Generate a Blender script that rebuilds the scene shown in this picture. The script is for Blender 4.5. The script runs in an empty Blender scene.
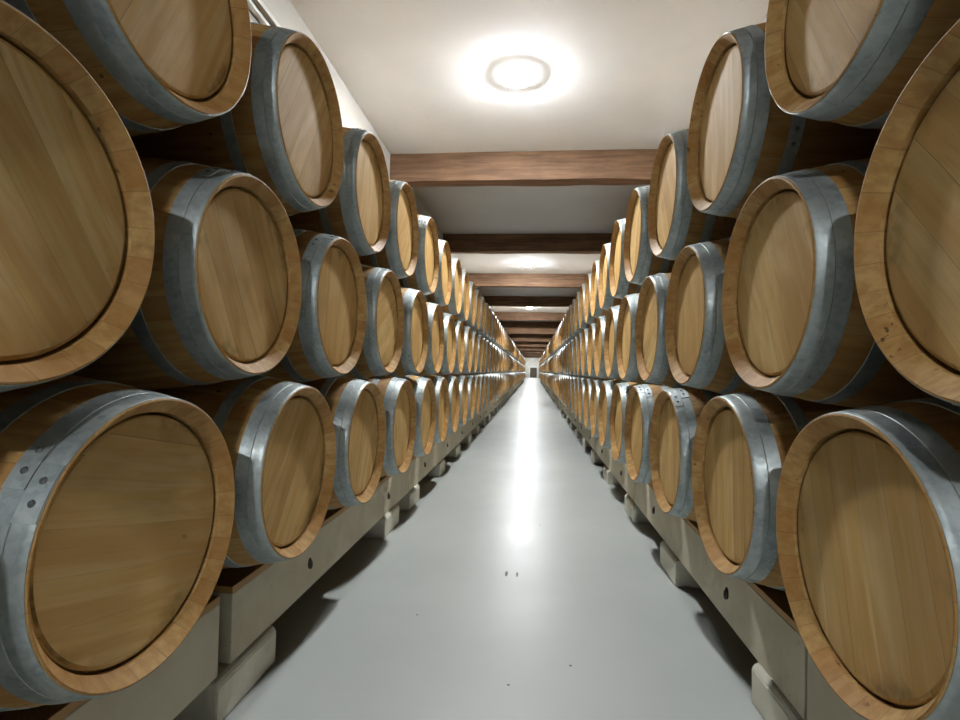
import bpy, bmesh, math, random
from mathutils import Matrix, Vector, noise
random.seed(7)
C = bpy.context.scene.collection
PI = math.pi
Z0 = 1.047                       # camera height above the floor
def srgb(r, g, b):
    f = lambda c: ((c/255+.055)/1.055)**2.4 if c/255 > .04045 else c/255/12.92
    return (f(r), f(g), f(b), 1)

# ------------------------------------------------------------ materials
class NT:
    def __init__(s, name):
        s.m = bpy.data.materials.new(name); s.m.use_nodes = True
        s.t = s.m.node_tree; s.b = s.t.nodes['Principled BSDF']
    def n(s, typ, **kw):
        nd = s.t.nodes.new(typ)
        for k, v in kw.items():
            if k.startswith('i_'): nd.inputs[k[2:].replace('_', ' ')].default_value = v
            else: setattr(nd, k, v)
        return nd
    def l(s, a, b): s.t.links.new(a, b)
    def math(s, op, a, b=None, c=None):
        nd = s.n('ShaderNodeMath', operation=op)
        for i, v in enumerate((a, b, c)):
            if v is None: continue
            if isinstance(v, (int, float)): nd.inputs[i].default_value = v
            else: s.l(v, nd.inputs[i])
        return nd.outputs[0]
    def vscale(s, v, sc):
        nd = s.n('ShaderNodeVectorMath', operation='MULTIPLY'); s.l(v, nd.inputs[0]); nd.inputs[1].default_value = sc
        return nd.outputs[0]
    def vadd(s, v, w):
        nd = s.n('ShaderNodeVectorMath', operation='ADD'); s.l(v, nd.inputs[0]); s.l(w, nd.inputs[1]); return nd.outputs[0]
    def noise(s, v, scale, detail=4, rough=.5, dist=0):
        nd = s.n('ShaderNodeTexNoise'); nd.inputs['Scale'].default_value = scale; nd.inputs['Detail'].default_value = detail
        nd.inputs['Roughness'].default_value = rough; nd.inputs['Distortion'].default_value = dist
        s.l(v, nd.inputs['Vector']); return nd.outputs['Fac']
    def mix(s, f, a, b, typ='MIX'):
        nd = s.n('ShaderNodeMix', data_type='RGBA', blend_type=typ)
        for sock, v in ((nd.inputs[0], f), (nd.inputs[6], a), (nd.inputs[7], b)):
            if isinstance(v, (int, float, tuple)): sock.default_value = v
            else: s.l(v, sock)
        return nd.outputs[2]
    def ramp(s, v, lo, hi, a=0.0, b=1.0):
        nd = s.n('ShaderNodeMapRange', interpolation_type='SMOOTHSTEP'); s.l(v, nd.inputs[0])
        for i, x in enumerate((lo, hi, a, b)): nd.inputs[i+1].default_value = x
        return nd.outputs[0]
    def bump(s, h, strength, dist):
        nd = s.n('ShaderNodeBump'); nd.inputs['Strength'].default_value = strength; nd.inputs['Distance'].default_value = dist
        s.l(h, nd.inputs['Height']); s.l(nd.outputs[0], s.b.inputs['Normal'])
    def set(s, **kw):
        for k, v in kw.items():
            k = k.replace('_', ' ')
            if isinstance(v, (int, float, tuple)): s.b.inputs[k].default_value = v
            else: s.l(v, s.b.inputs[k])
        return s.m

def coords(s):
    tc = s.n('ShaderNodeTexCoord').outputs['Object']
    oi = s.n('ShaderNodeObjectInfo').outputs['Random']
    gi = s.n('ShaderNodeNewGeometry').outputs['Random Per Island']
    r = s.math('FRACT', s.math('ADD', oi, gi))
    cb = s.n('ShaderNodeCombineXYZ')
    s.l(s.math('MULTIPLY', r, 37.0), cb.inputs[0]); s.l(s.math('MULTIPLY', r, 91.0), cb.inputs[1]); s.l(s.math('MULTIPLY', r, 53.0), cb.inputs[2])
    sp = s.n('ShaderNodeSeparateXYZ'); s.l(tc, sp.inputs[0])
    return tc, r, cb.outputs[0], sp.outputs

def mat_head():
    s = NT('oak_head')
    tc, r, off, (x, y, z) = coords(s)
    at = s.n('ShaderNodeAttribute', attribute_type='OBJECT', attribute_name='board_angle').outputs['Fac']
    at = s.math('ADD', at, s.math('MULTIPLY', s.math('LESS_THAN', s.math('ABSOLUTE', at), .0001), s.math('MULTIPLY', s.math('SUBTRACT', r, .5), 2.5)))
    vr = s.n('ShaderNodeVectorRotate', rotation_type='X_AXIS'); s.l(tc, vr.inputs['Vector']); s.l(at, vr.inputs['Angle'])
    tc = vr.outputs[0]; sp = s.n('ShaderNodeSeparateXYZ'); s.l(tc, sp.inputs[0]); x, y, z = sp.outputs
    warp = s.math('MULTIPLY', s.math('SUBTRACT', s.noise(s.vadd(s.vscale(tc, (1, 2, 1)), off), 2.0, 2), .5), .02)
    p = s.math('ADD', s.math('DIVIDE', s.math('ADD', y, warp), .083), s.math('MULTIPLY', r, 5.3))
    idx = s.math('FLOOR', p); fr = s.math('FRACT', p)
    wn = s.n('ShaderNodeTexWhiteNoise', noise_dimensions='2D')
    cb = s.n('ShaderNodeCombineXYZ'); s.l(idx, cb.inputs[0]); s.l(s.math('MULTIPLY', r, 77.), cb.inputs[1]); s.l(cb.outputs[0], wn.inputs['Vector'])
    pl = wn.outputs['Value']
    cb2 = s.n('ShaderNodeCombineXYZ'); s.l(s.math('MULTIPLY', pl, 19.), cb2.inputs[2]); s.l(s.math('MULTIPLY', pl, 7.), cb2.inputs[0])
    v = s.vadd(s.vadd(tc, off), cb2.outputs[0])
    grain = s.noise(s.vscale(v, (20, 34, 2.2)), 1.0, 5, .6, .5)
    cath = s.noise(s.vscale(v, (3, 9, 1.4)), 1.0, 3, .55, 1.6)
    fine = s.noise(s.vscale(v, (60, 160, 9)), 1.0, 3, .6)
    cl = s.noise(s.vadd(tc, off), 3.2, 3, .55)
    c = s.mix(s.ramp(grain, .3, .72), COL_HA, COL_HB)
    c = s.mix(s.math('MULTIPLY', s.ramp(cath, .42, .62), .55), c, COL_HC)
    c = s.mix(s.math('MULTIPLY', s.ramp(fine, .5, .75), .14), c, srgb(120, 82, 40))
    c = s.mix(s.ramp(pl, 0, 1, 0.0, .32), c, srgb(184, 136, 68))
    c = s.mix(s.ramp(cl, .50, .72, 0.0, .30), c, srgb(140, 96, 50))
    c = s.mix(s.ramp(r, 0, 1, 0.0, .30), c, srgb(210, 160, 88))
    # darker staining that creeps in from the rim in places
    rad = s.math('SQRT', s.math('ADD', s.math('MULTIPLY', y, y), s.math('MULTIPLY', z, z)))
    st = s.math('MULTIPLY', s.ramp(rad, .17, .245), s.ramp(s.noise(s.vadd(tc, off), 5.0, 4, .65), .52, .72))
    c = s.mix(s.math('MULTIPLY', st, .75), c, srgb(84, 56, 28))
    # black specks and seams
    sk = s.ramp(s.noise(s.vadd(s.vscale(tc, (1, 1, .5)), off), 26.0, 2, .4), .77, .82)
    c = s.mix(s.math('MULTIPLY', sk, .35), c, srgb(60, 38, 20))
    seam = s.math('MAXIMUM', s.ramp(fr, .018, .0), s.ramp(fr, .985, 1.0))
    seam = s.math('MULTIPLY', seam, s.ramp(pl, .3, .9, .12, .75))
    c = s.mix(seam, c, srgb(70, 45, 22))
    s.bump(grain, .25, .002)
    return s.set(Base_Color=c, Roughness=.68, Specular_IOR_Level=.14)

def mat_stave():
    s = NT('oak_stave')
    tc, r, off, (x, y, z) = coords(s)
    a = s.math('ARCTAN2', y, z)
    p = s.math('ADD', s.math('MULTIPLY', a, 27/(2*PI)), s.math('MULTIPLY', s.math('SINE', s.math('MULTIPLY', a, 3.0)), .3))
    idx = s.math('FLOOR', p); fr = s.math('FRACT', p)
    wn = s.n('ShaderNodeTexWhiteNoise', noise_dimensions='2D')
    cb = s.n('ShaderNodeCombineXYZ'); s.l(idx, cb.inputs[0]); s.l(s.math('MULTIPLY', r, 77.), cb.inputs[1]); s.l(cb.outputs[0], wn.inputs['Vector'])
    pl = wn.outputs['Value']
    v = s.vadd(tc, off)
    grain = s.noise(s.vscale(v, (3, 40, 40)), 1.0, 5, .6)
    c = s.mix(s.ramp(grain, .3, .7), COL_SA, COL_SB)
    c = s.mix(s.ramp(pl, 0, 1, 0, .5), c, srgb(170, 112, 50))
    st = s.ramp(s.noise(v, 7.0, 4, .65), .6, .74)
    c = s.mix(s.math('MULTIPLY', st, .35), c, srgb(90, 58, 30))
    # small dark mould marks on the chime
    md = s.ramp(s.noise(s.vscale(v, (1, 1, 1)), 38.0, 3, .6), .64, .70)
    mk = s.math('MULTIPLY', md, s.ramp(s.noise(v, 3.0, 2), .5, .6))
    c = s.mix(s.math('MULTIPLY', mk, .75), c, srgb(45, 30, 18))
    seam = s.math('MAXIMUM', s.ramp(fr, .03, .0), s.ramp(fr, .975, 1.0))
    c = s.mix(s.math('MULTIPLY', seam, .35), c, srgb(70, 44, 22))
    s.bump(grain, .25, .002)
    return s.set(Base_Color=c, Roughness=.62, Specular_IOR_Level=.3)

def mat_steel():
    s = NT('galvanised_steel')
    tc, r, off, (x, y, z) = coords(s)
    v = s.vadd(tc, off)
    vo = s.n('ShaderNodeTexVoronoi', feature='F1'); vo.inputs['Scale'].default_value = 90; s.l(v, vo.inputs['Vector'])
    sp = s.n('ShaderNodeSeparateColor'); s.l(vo.outputs['Color'], sp.inputs[0])
    n1 = s.noise(v, 9, 5, .65)
    c = s.mix(s.ramp(n1, .3, .7), srgb(142, 152, 153), srgb(180, 188, 186))
    c = s.mix(s.ramp(sp.outputs[0], 0, 1, 0, .22), c, srgb(212, 220, 220))
    c = s.mix(s.math('MULTIPLY', s.ramp(s.noise(v, 22, 4, .7), .6, .72), .4), c, srgb(92, 98, 98))
    c = s.mix(s.math('MULTIPLY', s.ramp(s.noise(v, 6, 3, .6), .62, .72), .25), c, srgb(150, 128, 90))
    rg = s.ramp(s.noise(v, 30, 4, .6), .3, .7, .38, .58)
    s.bump(s.noise(v, 60, 3), .15, .001)
    return s.set(Base_Color=c, Roughness=rg, Metallic=.55)

def mat_concrete(name, ca, cb_):
    s = NT(name)
    tc, r, off, (x, y, z) = coords(s)
    v = s.vadd(tc, off)
    c = s.mix(s.ramp(s.noise(v, 5, 5, .6), .3, .7), ca, cb_)
    pit = s.ramp(s.noise(v, 70, 2, .5), .70, .76)
    msk = s.ramp(s.noise(v, 4, 2), .5, .62)
    pit = s.math('MULTIPLY', pit, msk)
    c = s.mix(s.math('MULTIPLY', pit, .7), c, srgb(82, 76, 62))
    c = s.mix(s.math('MULTIPLY', s.ramp(s.noise(v, 2.2, 4, .7), .56, .74), .35), c, srgb(138, 130, 108))
    s.bump(s.math('SUBTRACT', s.noise(v, 25, 4), pit), .3, .003)
    return s.set(Base_Color=c, Roughness=.8)

def mat_floor():
    s = NT('painted_floor')
    tc, r, off, (x, y, z) = coords(s)
    c = s.mix(s.ramp(s.noise(tc, .8, 4, .55), .3, .7), srgb(196, 200, 194), srgb(206, 209, 203))
    c = s.mix(s.math('MULTIPLY', s.ramp(s.noise(tc, 33, 2, .4), .80, .82), .6), c, srgb(120, 120, 110))
    c = s.mix(s.math('MULTIPLY', s.ramp(s.noise(s.vscale(tc, (2, .4, 1)), 3, 4, .6), .62, .75), .12), c, srgb(170, 170, 158))
    # scuffs in the paint
    for (mx, my, sx, sy) in SCUFFS:
        dx = s.math('DIVIDE', s.math('SUBTRACT', x, mx), sx); dy = s.math('DIVIDE', s.math('SUBTRACT', y, my), sy)
        d = s.math('SQRT', s.math('ADD', s.math('MULTIPLY', dx, dx), s.math('MULTIPLY', dy, dy)))
        d = s.math('ADD', d, s.math('MULTIPLY', s.noise(tc, 140, 3, .7), 1.1))
        c = s.mix(s.ramp(d, 1.45, 1.05), c, srgb(70, 72, 68))
    rp = s.noise(s.vscale(tc, (1.0, 3.0, 1)), 2.0, 3, .5)
    s.bump(rp, .12, .02)
    rg = s.ramp(s.noise(tc, 2.5, 4, .6), .3, .7, .32, .40)
    return s.set(Base_Color=c, Roughness=rg, Specular_IOR_Level=.45)

def mat_plaster(name, a, b):
    s = NT(name)
    tc, r, off, (x, y, z) = coords(s)
    c = s.mix(s.ramp(s.noise(tc, 1.3, 4, .6), .3, .7), a, b)
    c = s.mix(s.math('MULTIPLY', s.ramp(s.noise(tc, 2.7, 3, .5), .72, .8), .25), c, srgb(170, 162, 150))
    s.bump(s.noise(s.vscale(tc, (1, 1, 1)), 1.1, 2, .5), .12, .05)
    return s.set(Base_Color=c, Roughness=.85)

def mat_beam():
    s = NT('dark_timber')
    tc, r, off, (x, y, z) = coords(s)
    v = s.vadd(tc, off)
    g = s.noise(s.vscale(v, (1.2, 18, 18)), 1.0, 5, .65, .4)
    c = s.mix(s.ramp(g, .3, .7), srgb(104, 76, 54), srgb(150, 114, 84))
    c = s.mix(s.math('MULTIPLY', s.ramp(s.noise(v, 2, 4, .6), .5, .75), .4), c, srgb(86, 62, 48))
    s.bump(g, .5, .006)
    return s.set(Base_Color=c, Roughness=.7)

def plain(name, col, rough=.5, metal=0, emit=0):
    s = NT(name)
    tc, r, off, _ = coords(s)
    c = s.mix(s.ramp(s.noise(tc, 8, 3, .5), .3, .7), tuple(min(1, k*.93) for k in col[:3])+(1,), col)
    s.set(Base_Color=c, Roughness=rough, Metallic=metal)
    if emit:
        s.set(Emission_Color=(.94, .975, 1, 1), Emission_Strength=float(emit))
    return s.m

COL_HA, COL_HB, COL_HC = srgb(242, 202, 130), srgb(250, 220, 160), srgb(220, 166, 96)
COL_SA, COL_SB = srgb(184, 140, 80), srgb(214, 174, 112)
SCUFFS = [(-.115, 2.71, .010, .05), (-.06, 2.71, .008, .045), (.155, 1.905, .006, .008), (-.06, 1.76, .008, .006), (-.47, 2.2, .008, .006), (.07, 3.6, .006, .01)]
LAMP_EMIT = 620
M = dict(head=mat_head(), stave=mat_stave(), steel=mat_steel(), concrete=mat_concrete('cast_concrete', srgb(218, 205, 176), srgb(232, 222, 196)),
         pale=mat_concrete('pale_concrete', srgb(238, 232, 210), srgb(248, 244, 226)), floor=mat_floor(),
         ceiling=mat_plaster('ceiling_plaster', srgb(242, 245, 248), srgb(248, 250, 252)),
         wall=mat_plaster('wall_plaster', srgb(206, 202, 192), srgb(218, 214, 205)),
         beam=mat_beam(), rivet=plain('dark_rivet', srgb(118, 122, 120), .5, .5), batten=plain('pine_batten', srgb(196, 150, 88), .6),
         iron=plain('dull_iron', srgb(92, 88, 76), .6, .4), recess_shade=plain('dark_recess_shade', srgb(58, 54, 44), .8), white=plain('white_paint', srgb(236, 236, 232), .4),
         gap_shade=plain('dark_gap_shade', srgb(34, 34, 34), .7), door=plain('dark_door', srgb(84, 74, 60), .5),
         lamp=plain('lamp_globe', (1, 1, 1, 1), .4, 0, LAMP_EMIT),
         lamp_face=plain('lamp_face', (1, 1, 1, 1), .4, 0, LAMP_EMIT*.35),
         lamp_bloom_rim=plain('lamp_bloom_rim', (1, 1, 1, 1), .4, 0, 4.0))  # weak emission on the rim stands in for lamp bloom

# ------------------------------------------------------------ mesh helpers
def finish(bm, name, mats, smooth=None):
    me = bpy.data.meshes.new(name)
    bmesh.ops.recalc_face_normals(bm, faces=bm.faces)
    bm.to_mesh(me); bm.free()
    for m in mats: me.materials.append(m)
    if smooth is not None:
        me.polygons.foreach_set('use_smooth', [True]*len(me.polygons))
        me.set_sharp_from_angle(angle=math.radians(smooth))
    return me
def link(name, me, parent=None, **props):
    o = bpy.data.objects.new(name, me); C.objects.link(o)
    if parent: o.parent = parent
    for k, v in props.items(): o[k] = v
    return o
def lathe(bm, prof, seg, mat=0, closed=True, caps=False, a0=0.0, a1=2*PI):
    """prof: list of (x, r); revolves about the x axis."""
    full = abs(a1-a0-2*PI) < 1e-6
    n = seg if full else seg+1
    rings = []
    for x, r in prof:
        if r < 1e-6: rings.append([bm.verts.new((x, 0, 0))]); continue
        rings.append([bm.verts.new((x, r*math.sin(a0+(a1-a0)*k/seg), r*math.cos(a0+(a1-a0)*k/seg))) for k in range(n)])
    pairs = list(zip(rings, rings[1:])) + ([(rings[-1], rings[0])] if closed else [])
    for A, B in pairs:
        for k in range(seg):
            k2 = (k+1) % n
            if len(A) == 1 and len(B) == 1: continue
            if len(A) == 1: f = bm.faces.new((A[0], B[k2], B[k]))
            elif len(B) == 1: f = bm.faces.new((A[k], A[k2], B[0]))
            else: f = bm.faces.new((A[k], A[k2], B[k2], B[k]))
            f.material_index = mat
    if caps and not full:
        for e in (0, -1):
            f = bm.faces.new([R[e] for R in rings]); f.material_index = mat
def box(bm, x0, x1, y0, y1, z0, z1, mat=0, bev=0):
    vs = [bm.verts.new((x, y, z)) for x in (x0, x1) for y in (y0, y1) for z in (z0, z1)]
    fs = [bm.faces.new([vs[i] for i in q]) for q in ((0,1,3,2), (4,6,7,5), (0,4,5,1), (2,3,7,6), (0,2,6,4), (1,5,7,3))]
    for f in fs: f.material_index = mat
    if bev:
        es = {e for f in fs for e in f.edges}
        bmesh.ops.bevel(bm, geom=list(es), offset=bev, segments=2, affect='EDGES', profile=.6)

# ------------------------------------------------------------ barrel
LEN, RH, RB = .95, .278, .337
def rad(d): return RB-(RB-RH)*((d-LEN/2)/(LEN/2))**2
HEAD_D = .034
def shell_profile(n):
    out = [(LEN*k/n, rad(LEN*k/n)) for k in range(n+1)]
    p = [(0, RH-.0035), (.0005, RH-.001), (.002, RH+.0004)] + out[1:-1] + [(LEN-.002, RH+.0004), (LEN-.0005, RH-.001), (LEN, RH-.0035)]
    p += [(LEN-.029, .2505), (LEN-.052, .2500), (LEN-.056, .236)]
    p += [(.056, .236), (.052, .2500), (.029, .2505)]
    return p
def shell(bm, seg, n, mat=0): lathe(bm, shell_profile(n), seg, mat)
def head(bm, seg, mat=0, rear=False):
    pr = [(HEAD_D, 0), (HEAD_D, .12), (HEAD_D, .236), (HEAD_D+.0018, .2420), (HEAD_D+.006, .2442), (HEAD_D+.020, .2442), (HEAD_D+.021, 0)]
    if rear: pr = [(LEN-x, r) for x, r in pr]
    lathe(bm, pr, seg, mat, closed=False)
HOOPS = [(.0032, .0385), (.0394, .0735), (.135, .170)]
HOOPS += [(LEN-b, LEN-a) for a, b in reversed(HOOPS)]
def hoop(bm, a, b, seg, mat=0, t=.0022, lap=True, rmat=1):
    xs = [a+(b-a)*k/3 for k in range(4)]
    outer = [(x, rad(x)+t) for x in xs]
    outer = [(a, rad(a)+t*.55), (a+.001, rad(a)+t)] + outer[1:-1] + [(b-.001, rad(b)+t), (b, rad(b)+t*.55)]
    lathe(bm, outer+[(b, rad(b)-.001), (a, rad(a)-.001)], seg, mat)
    if lap:
        o2 = [(a+.0006, rad(a)+t+.0017), (b-.0006, rad(b)+t+.0017)]
        lathe(bm, o2+[(b-.0006, rad(b)+t-.0005), (a+.0006, rad(a)+t-.0005)], 12, mat, caps=True, a0=-.17, a1=.17)
        for s in (-1, 1):
            ang = s*.065; xm = (a+b)/2; rr = rad(xm)+t+.0015
            ctr = Vector((xm, rr*math.sin(ang), rr*math.cos(ang))); nrm = Vector((0, math.sin(ang), math.cos(ang)))
            tx = Vector((1, 0, 0)); ty = nrm.cross(tx)
            top = bm.verts.new(ctr+nrm*.0036); prev = None; K = 10
            for rr2, h in ((.0042, .0028), (.0068, 0.0)):
                ring = [bm.verts.new(ctr+nrm*h+tx*rr2*math.cos(2*PI*k/K)+ty*rr2*math.sin(2*PI*k/K)) for k in range(K)]
                for k in range(K):
                    f = bm.faces.new((top, ring[k], ring[(k+1) % K])) if prev is None else bm.faces.new((prev[k], ring[k], ring[(k+1) % K], prev[(k+1) % K]))
                    f.material_index = rmat
                prev = ring

bm = bmesh.new(); shell(bm, 96, 28); ME_SHELL = finish(bm, 'staves', [M['stave']], 28)
bm = bmesh.new(); head(bm, 72); ME_HEAD = finish(bm, 'barrel_head', [M['head']], 8)
bm = bmesh.new(); head(bm, 48, rear=True); ME_REAR = finish(bm, 'rear_barrel_head', [M['head']], 8)
HOOP_CACHE = {}
def hoop_mesh(i, ang):
    ang = int(round(ang/10.0))*10 % 360
    if (i, ang) not in HOOP_CACHE:
        a, b = HOOPS[i]; bm = bmesh.new(); hoop(bm, a, b, 96, lap=True)
        th = math.radians(ang)                      # turns the lap from the top towards +y by ang
        for v in bm.verts:
            y, z = v.co.y, v.co.z
            v.co.y = y*math.cos(th)+z*math.sin(th); v.co.z = -y*math.sin(th)+z*math.cos(th)
        HOOP_CACHE[(i, ang)] = finish(bm, 'hoop', [M['steel'], M['rivet']], 30)
    return HOOP_CACHE[(i, ang)]
ME_HOOP = [hoop_mesh(i, 0) for i in range(6)]
def whole(bm, seg, n):
    shell(bm, seg, n, 0); head(bm, seg, 1); head(bm, seg, 1, rear=True)
    for a, b in HOOPS: hoop(bm, a, b, seg, 2, lap=False)
bm = bmesh.new(); whole(bm, 56, 14); ME_WHOLE = finish(bm, 'oak_barrel', [M['stave'], M['head'], M['steel']], 14)

ORD = ('first second third fourth fifth sixth seventh eighth ninth tenth eleventh twelfth thirteenth fourteenth fifteenth sixteenth '
       'seventeenth eighteenth nineteenth twentieth').split()
TENS = {20: ('twenty', 'twentieth'), 30: ('thirty', 'thirtieth'), 40: ('forty', 'fortieth'), 50: ('fifty', 'fiftieth')}
def ordinal(k):                       # k counts from 0
    n = k+1
    if n <= 20: return ORD[k]
    t, u = n//10*10, n % 10
    return TENS[t][1] if u == 0 else TENS[t][0]+'-'+ORD[u-1]
# fitted positions: (side, row) -> head plane distance, height, depth of the first barrel
ROWS = {(-1, 0): (.7604, -.3514, 1.0015), (-1, 1): (.7754, .2449, .6934), (-1, 2): (.7808, .8519, 1.0507),
        (1, 0): (.6059, -.3514, 1.0910), (1, 1): (.5981, .2449, .7685), (1, 2): (.5906, .8519, 1.1492)}
OFF = {(-1,0,0):(-.002,.001,-.001),(-1,0,1):(-.006,-.017,.003),(-1,0,2):(-.002,-.01,.002),(-1,0,3):(-.001,-.001,.002),(-1,0,4):(-.002,-.001,-.001),(-1,0,5):(.006,-.003,0),(-1,0,6):(.007,-.004,-.002),
 (-1,1,0):(-.005,.009,-.004),(-1,1,1):(.013,.024,.008),(-1,1,2):(.004,-.009,.005),(-1,1,3):(.001,-.009,.008),(-1,1,4):(-.005,-.004,.007),(-1,1,5):(-.001,-.005,.004),(-1,1,6):(-.001,0,0),
 (-1,2,0):(-.001,-.002,.001),(-1,2,1):(.003,.004,.004),(-1,2,2):(.006,.015,0),(-1,2,3):(.002,-.01,.004),(-1,2,4):(-.008,0,.004),(-1,2,5):(-.004,-.002,.003),(-1,2,6):(-.007,.005,-.001),
 (1,0,0):(.005,.008,.003),(1,0,1):(.001,-.013,.002),(1,0,2):(.001,.005,-.002),(1,0,3):(-.006,.007,-.002),(1,0,4):(.001,-.002,-.004),(1,0,5):(-.004,-.003,0),(1,0,6):(-.001,-.001,-.002),
 (1,1,0):(0,0,0),(1,1,1):(.006,.006,.002),(1,1,2):(.004,.028,-.003),(1,1,3):(0,.012,-.002),(1,1,4):(-.001,.005,-.005),(1,1,5):(.004,-.003,.004),(1,1,6):(0,.002,0),
 (1,2,0):(-.007,-.018,.008),(1,2,1):(.002,.005,.007),(1,2,2):(.002,.011,.002),(1,2,3):(-.003,.022,-.003),(1,2,4):(-.001,.001,.003),(1,2,5):(0,.007,-.002),(1,2,6):(.001,.007,-.001)}
# turn of the hoop laps (degrees from the top towards the camera) and of the head boards (degrees from upright)
LAPS = {(-1,0,0):60,(-1,1,1):18,(-1,1,2):25,(-1,1,3):12,(-1,2,2):30,(-1,2,3):22,(1,0,2):30,(1,0,3):22,(1,0,4):15,(1,1,3):10,(1,1,4):12,(1,1,5):8,(1,0,1):-60,(1,1,2):-50,(-1,2,1):-110,(1,2,1):-110,(1,2,2):-110,(1,2,0):-110,(-1,2,0):-110,(-1,0,1):-50,(-1,0,2):-40,(1,0,0):-80,(1,1,1):-70,(-1,1,0):-70,(1,1,0):180}
BOARDS = {(-1,0,0):103,(-1,1,1):-30,(-1,0,1):35,(-1,1,0):-35,(1,0,0):14,(1,0,1):4,(1,1,0):40,(1,1,1):25,(1,2,0):30,(1,2,1):5,(-1,2,0):25,(-1,2,1):30,(-1,1,2):10,(1,1,2):6,(-1,0,2):20,(1,0,2):3,(-1,2,2):8}
LOOK = {(-1,1,0): 'large dark-shaded', (1,1,0): 'large shaded', (-1,0,0): 'golden-headed riveted-hoop', (1,0,0): 'tall-boarded golden-headed', (-1,0,1): 'bright-hooped', (1,2,0): 'pale-headed', (-1,2,0): 'pale-headed',
        (-1,2,1): 'knotty pale-headed', (1,1,1): 'blue-grey hooped', (-1,1,1): 'diagonal-boarded'}
ROWN = ('bottom', 'middle', 'top')
SIDEN = {-1: 'left', 1: 'right'}
N_IND, N_ALL, N_PARTS = 50, 75, 18

def place(s, r, i):
    X, z, y = ROWS[(s, r)]
    rg = random.Random(i*97+r*13+s*5+1000)
    dx, dy, dz = OFF.get((s, r, i), (rg.uniform(-.006, .006), rg.uniform(-.006, .006), 0))
    return (s*(X+dx), y+.7*i+dy, z+dz+Z0)
def make_proto():
    root = bpy.data.objects.new('oak_barrel', None); C.objects.link(root)
    root.empty_display_size = .1
    link('staves', ME_SHELL, root); link('barrel_head', ME_HEAD, root); link('barrel_head', ME_REAR, root)
    for me in ME_HOOP: link('hoop', me, root)
    return root
proto = make_proto(); used = False
def dup(root):
    c = root.copy(); C.objects.link(c)
    for ch in root.children:
        d = ch.copy(); C.objects.link(d); d.parent = c
    return c
far_bm = bmesh.new()
FAR_T = []
for s in (-1, 1):
    for r in range(3):
        for i in range(-2, N_ALL):
            rg = random.Random(i*31+r*7+s*3+500)
            loc = place(s, r, i)
            lap = LAPS.get((s, r, i), rg.choice([rg.uniform(-170, 170), rg.uniform(0, 60)]))
            rot = (0, 0, 0) if s > 0 else (0, 0, PI)
            if i >= N_IND:
                FAR_T.append(Matrix.Translation(loc) @ Matrix.Rotation(0 if s > 0 else PI, 4, 'Z') @ Matrix.Rotation(rg.uniform(-3, 3), 4, 'X'))
                continue
            if i < N_PARTS:
                if not used: o = proto; used = True
                else: o = dup(proto)
                bd = math.radians(BOARDS.get((s, r, i), rg.uniform(-60, 60)))
                hd = [c for c in o.children if c.name.startswith('barrel_head')]
                for h in hd: h['board_angle'] = (bd if s > 0 else -bd) + .0003
                hps = [c for c in o.children if c.name.startswith('hoop')]
                la = -lap if s > 0 else lap             # towards the camera is local -y on the right, +y on the left
                for q, h in enumerate(hps):
                    h.data = hoop_mesh(q, la+(rg.uniform(-12, 12) if q == 1 else 0) if q < 2 else 60*rg.randrange(6))
            else:
                o = link('oak_barrel', ME_WHOLE)
            o.location = loc; o.rotation_euler = rot
            if i < 0:  # unseen barrels continuing the rows, added to block light
                o['label'] = 'unseen oak wine barrel %s nearer than the first in view, %s row of %s stack' % (('one', 'two')[-i-1], ROWN[r], SIDEN[s])
            else:
                lk = LOOK.get((s, r, i), 'oak')
                o['label'] = '%s wine barrel, %s from near end in %s row of %s stack' % (lk, ordinal(i), ROWN[r], SIDEN[s])
            o['category'] = 'barrel'
            o['group'] = 'wine barrels in the %s row of the %s stack' % (ROWN[r], SIDEN[s])
# the far barrels, past the fifty nearest of each row, as one object
tmp = bmesh.new(); shell(tmp, 24, 8, 0); head(tmp, 24, 1)
for a, b in HOOPS[:3]: hoop(tmp, a, b, 24, 2, lap=False)
tme = bpy.data.meshes.new('tmp'); tmp.to_mesh(tme); tmp.free()
for T in FAR_T:
    n0 = len(far_bm.verts); far_bm.from_mesh(tme)
    far_bm.verts.ensure_lookup_table()
    bmesh.ops.transform(far_bm, matrix=T, verts=far_bm.verts[n0:])
bpy.data.meshes.remove(tme)
o = link('oak_barrels', finish(far_bm, 'oak_barrels', [M['stave'], M['head'], M['steel']], 16))
o['kind'] = 'stuff'; o['category'] = 'barrels'
o['label'] = 'distant oak wine barrels at the far end of both stacks'
o['group'] = 'distant wine barrels'

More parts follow.
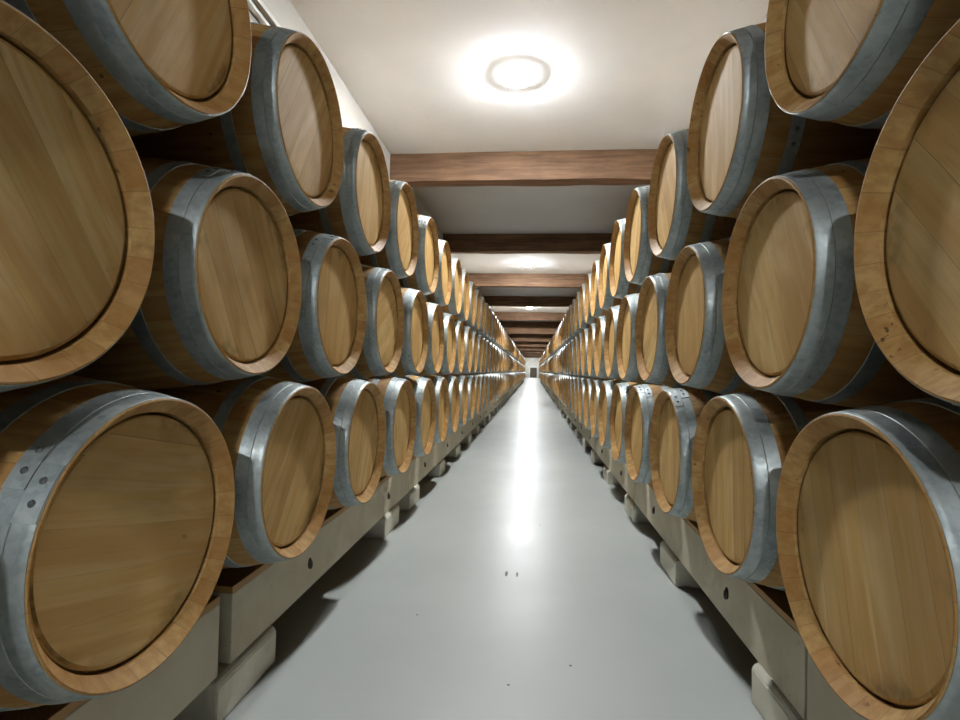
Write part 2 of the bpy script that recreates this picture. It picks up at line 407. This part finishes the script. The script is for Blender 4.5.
# ------------------------------------------------------------ rack sections and blocks
Y_END = 54.2
AX = {-1: -.905, 1: .742}           # front face of the concrete beams
def rack(s, y0, y1, k):
    fx = AX[s]; cx = (fx if s > 0 else fx)
    t = bpy.data.objects.new('barrel_rack', None); C.objects.link(t); t.location = (fx, y0, .127)
    t['label'] = 'long grey concrete rack beam under %s stack, %s section from the near end' % (SIDEN[s], ordinal(k+1) if k >= 0 else ORD[0])
    t['category'] = 'rack'; t['group'] = 'concrete rack beams under the %s stack' % SIDEN[s]
    L = y1-y0
    zt, zb = Z0-.705-.127, 0.0
    def b(name, x0, x1, z0, z1, mat, bev):
        m = bmesh.new(); a, c = sorted((s*x0, s*x1)); box(m, a, c, 0, L, z0, z1, 0, bev)
        return link(name, finish(m, name, [M[mat]]), t)
    b('front_beam', 0, .20, zb, zt, 'concrete', .004); b('rear_beam', .50, .68, zb, zt, 'concrete', .004)
    b('wooden_batten', .001, .198, zt, zt+.0215, 'batten', .002); b('wooden_batten', .502, .678, zt, zt+.0215, 'batten', .002)
    for q in (.56, 1.74):
        if q > L-.1: continue
        zc = Z0-.815-.127
        m = bmesh.new()
        lathe(m, [(0, 0), (0, .018), (.0035, .020), (.0035, .0)], 20, 0, closed=False)  # flat disc coloured dark for the shade inside a recess
        bmesh.ops.scale(m, vec=(1, .8, 1.15), verts=m.verts)
        bmesh.ops.translate(m, vec=(-.003, 0, 0), verts=m.verts)
        n0 = len(m.verts)
        ring = []
        for a in range(18):
            A = 2*PI*a/18
            c0 = Vector((-.0065, .010*math.sin(A), -.006+.015*math.cos(A))); out = Vector((0, math.sin(A), math.cos(A)))
            ring.append([m.verts.new(c0+out*.003*math.cos(2*PI*j/6)+Vector((.003*math.sin(2*PI*j/6), 0, 0))) for j in range(6)])
        for a in range(18):
            for j in range(6):
                f = m.faces.new((ring[a][j], ring[(a+1) % 18][j], ring[(a+1) % 18][(j+1) % 6], ring[a][(j+1) % 6])); f.material_index = 1
        if s < 0: bmesh.ops.scale(m, vec=(-1, 1, 1), verts=m.verts)
        bo = link('lifting_ring', finish(m, 'lifting_ring', [M['recess_shade'], M['iron']], 40), t)
        bo.location = (0, q, zc)
def block(s, ya, yb, label):
    fx = AX[s]
    m = bmesh.new(); h = .127
    x0, x1 = -.020, .70
    prof = [(x0, .0), (x0, h-.016), (x0+.014, h), (x1, h), (x1, 0)]
    lo = [m.verts.new((s*x, -(yb-ya)/2, z)) for x, z in prof]; hi = [m.verts.new((s*x, (yb-ya)/2, z)) for x, z in prof]
    m.faces.new(lo); m.faces.new(hi[::-1])
    for q in range(5): m.faces.new((lo[q], hi[q], hi[(q+1) % 5], lo[(q+1) % 5]))
    bmesh.ops.bevel(m, geom=m.edges[:], offset=.004, segments=2, affect='EDGES')
    for v in m.verts:
        if v.co.z > .002: v.co += Vector((noise.noise(v.co*9+Vector((ya, s, 0)))*.0015, noise.noise(v.co*3+Vector((yb, s, 3)))*.006, 0))
    o = link('concrete_block', finish(m, 'concrete_block', [M['pale']]))
    o.location = (fx, (ya+yb)/2, 0)
    o['label'] = label; o['category'] = 'block'; o['group'] = 'concrete blocks under the %s rack' % SIDEN[s]
for s in (-1, 1):
    J = [1.49+2.34*k for k in range(-2, 23)]
    for k in range(len(J)-1):
        a, b = J[k], J[k+1]
        if s < 0 and k == 2: a += .035
        if s < 0 and k == 1: b -= .018
        rack(s, a+.006, b-.006, k-2)
    n = 0
    cs = []
    for k in range(len(J)):
        cs.append((J[k]-.055, J[k]+.292)); cs.append((J[k]+1.19, J[k]+1.51))
    if s < 0:
        cs = [c for c in cs if not (2.4 < c[0] < 2.9)]; cs.append((3.13, 3.485)); cs.sort()
    cs = [c for c in cs if c[0] > -3.5 and c[1] < Y_END]
    vis = [c for c in cs if c[1] > 1.2]
    for c in cs:
        if c in vis: lb = 'low concrete block under %s rack, %s from the near end' % (SIDEN[s], ordinal(vis.index(c)))
        else: lb = 'low concrete block beside the camera under the %s rack beam, number %s back' % (SIDEN[s], ORD[len(cs)-len(vis)-1-cs.index(c)])
        block(s, c[0], c[1], lb)

# ------------------------------------------------------------ room
WL, WR, YB, YF, H = -1.81, 1.64, -8.0, 90.5, 2.65+Z0
def struct(name, bm, mats, smooth=None, label=None, cat=None):
    o = link(name, finish(bm, name, mats, smooth)); o['kind'] = 'structure'
    if label: o['label'] = label; o['category'] = cat
    return o
bm = bmesh.new(); box(bm, WL-.2, WR+.2, YB, YF, -.1, 0); struct('floor', bm, [M['floor']], None, 'glossy pale grey painted floor of the cellar aisle', 'floor')
bm = bmesh.new(); box(bm, WL-.2, WR+.2, YB, YF, H, H+.15); struct('ceiling', bm, [M['ceiling']], None, 'white plaster ceiling between dark timber beams', 'ceiling')
bm = bmesh.new(); box(bm, WL-.2, WL, YB, YF, 0, H); struct('wall_left', bm, [M['wall']], None, 'white plaster wall behind the left stack', 'wall')
bm = bmesh.new(); box(bm, WR, WR+.2, YB, YF, 0, H); struct('wall_right', bm, [M['wall']], None, 'white plaster wall behind the right stack', 'wall')
bm = bmesh.new(); box(bm, WL-.2, WR+.2, YB-.2, YB, 0, H); struct('wall_back', bm, [M['wall']], None, 'white wall behind the camera', 'wall')
bm = bmesh.new(); box(bm, WL-.2, WR+.2, YF, YF+.2, 0, H); struct('wall_far', bm, [M['wall']], None, 'white wall closing the far end of the aisle', 'wall')
d = struct('door_1', (lambda b: (box(b, -.52, .66, YF-.05, YF-.002, 0.0, 1.75, 0, .004), b)[1])(bmesh.new()), [M['door']], None, 'small dark double door at the far end of the aisle', 'door')
bm = bmesh.new()
for bx in ((-.66, -.52, 0, 1.90), (.66, .80, 0, 1.90), (-.52, .66, 1.75, 1.90)): box(bm, bx[0], bx[1], YF-.08, YF-.002, bx[2], bx[3])
link('door_frame', finish(bm, 'door_frame', [M['white']]), d)
bm = bmesh.new(); box(bm, .0, .03, YF-.09, YF-.05, .85, 1.0, 0, .004); link('door_handle', finish(bm, 'door_handle', [M['iron']]), d)

# timber ceiling beams, hewn and a little wavy
BY = [-6.3, -2.1, 2.05, 6.22, 9.97, 14.07, 18.34, 23.3]
while BY[-1] < 88: BY.append(BY[-1]+4.2)
for k, yb in enumerate(BY):
    bm = bmesh.new(); NX = 70; NS = 4
    w, h = .235, .342
    x0, x1 = WL-.03, WR+.03
    cs = []
    for a in range(NS): cs.append((a/NS*w, 0))
    for a in range(NS): cs.append((w, a/NS*h))
    for a in range(NS): cs.append((w-a/NS*w, h))
    for a in range(NS): cs.append((0, h-a/NS*h))
    rings = []
    for i in range(NX+1):
        x = x0+(x1-x0)*i/NX; ring = []
        for (cy, cz) in cs:
            px = Vector((x*1.1, cy*2+k*7.3, cz*2))
            p2 = Vector((x*4, cy*5+k*3.1, cz*5))
            dy = noise.noise(px)*.016+noise.noise(p2)*.005; dz = noise.noise(px+Vector((9, 9, 9)))*.018+noise.noise(p2+Vector((5, 5, 5)))*.006
            ey = .012*(1 if cy == 0 else -1 if cy == w else 0) if cz in (0, h) else 0
            ring.append(bm.verts.new((x, yb+cy+dy+ey, H-h+cz+(dz if cz < h*.9 else .01))))
        rings.append(ring)
    n = len(cs)
    for A, B in zip(rings, rings[1:]):
        for q in range(n): bm.faces.new((A[q], A[(q+1) % n], B[(q+1) % n], B[q]))
    bm.faces.new(rings[0]); bm.faces.new(rings[-1][::-1])
    v = k-3
    lab = ('dark brown timber ceiling beam, %s from the near end of the view' % ordinal(v)) if v >= 0 else 'dark brown timber ceiling beam behind or above the camera, %s back' % ORD[-v-1]
    struct('trim_%d' % (k+1), bm, [M['beam']], 50, lab, 'beam')

# round bulkhead lamps on the ceiling
LY = [-3.6, 4.60, 12.7, 21.4]
while LY[-1] < 82: LY.append(LY[-1]+8.3)
LX = -.19
def down(prof, name, mat, sm):
    m = bmesh.new(); lathe(m, prof, 40, 0, closed=False)
    for v in m.verts: v.co = Vector((v.co.z, v.co.y, -v.co.x))
    return finish(m, name, [mat], sm)
ME_BASE = down([(0, .0), (0, .128), (.052, .128), (.056, .122), (.052, .116), (.006, .112), (.006, 0)], 'bloom_rim', M['lamp_bloom_rim'], 35)  # lip added to cut light on the ceiling; its glow imitates bloom
ME_DIFF = down([(.006, .080), (.070, .076), (.072, .0745)], 'diffuser', M['lamp'], 60)
ME_CAP = down([(.0721, .0745), (.0745, .072), (.078, .05), (.079, 0)], 'diffuser_face', M['lamp_face'], 60)
for k, y in enumerate(LY):
    t = bpy.data.objects.new('ceiling_lamp', None); C.objects.link(t); t.location = (LX, y, H)
    link('bloom_rim', ME_BASE, t); g = link('diffuser', ME_DIFF, t); link('diffuser_face', ME_CAP, g)
    t['label'] = ('round glowing ceiling lamp above the aisle, %s from the near end' % ordinal(k-1)) if k else 'round glowing ceiling lamp above the aisle, behind the camera'
    t['category'] = 'lamp'; t['group'] = 'lamps along the ceiling'

# trunking on the left wall
zt = 1.81*1.2527+Z0
bm = bmesh.new()
box(bm, WL, WL+.012, YB, 4.2, zt-.055, zt+.055, 0)
t = link('cable_trunking', finish(bm, 'cable_trunking', [M['gap_shade']]))  # dark backing colours in the shade between the white rails
t['label'] = 'slim white cable trunking running high along the left wall above the barrels'; t['category'] = 'trunking'
for a, b in ((-.055, -.030), (.022, .055)):
    bm = bmesh.new(); box(bm, WL+.0, WL+.045, YB, 4.2, zt+a, zt+b, 0, .004)
    link('rail', finish(bm, 'rail', [M['white']]), t, label='white rail')

# ------------------------------------------------------------ camera
f, yaw, pitch, roll = 519.9, .1021, .02, .023
cy, sy = math.cos(yaw), math.sin(yaw)
F = Vector((-sy*math.cos(pitch), cy*math.cos(pitch), math.sin(pitch)))
R = Vector((cy, sy, 0)); U = R.cross(F)
c, s_ = math.cos(roll), math.sin(roll)
R2 = c*R+s_*U; U2 = -s_*R+c*U
cam = bpy.data.cameras.new('camera'); cam.sensor_width = 36; cam.sensor_fit = 'HORIZONTAL'; cam.lens = f/960*36
cam.clip_start = .02; cam.clip_end = 300
co = bpy.data.objects.new('camera', cam); C.objects.link(co)
Mx = Matrix((R2, U2, -F)).transposed().to_4x4(); Mx.translation = (0, 0, Z0)
co.matrix_world = Mx
bpy.context.scene.camera = co

# ------------------------------------------------------------ world and view
w = bpy.data.worlds.new('world'); bpy.context.scene.world = w; w.use_nodes = True
w.node_tree.nodes['Background'].inputs[0].default_value = (.9, .95, 1, 1); w.node_tree.nodes['Background'].inputs[1].default_value = 0.0
sc = bpy.context.scene
sc.view_settings.view_transform = 'Standard'; sc.view_settings.look = 'None'; sc.view_settings.gamma = 1
sc.view_settings.use_curve_mapping = False
sc.view_settings.exposure = 2.12
sc.cycles.use_denoising = True
sc.cycles.max_bounces = 10; sc.cycles.diffuse_bounces = 1; sc.cycles.glossy_bounces = 4
sc.cycles.sample_clamp_indirect = 8
sc.cycles.caustics_reflective = False; sc.cycles.caustics_refractive = False
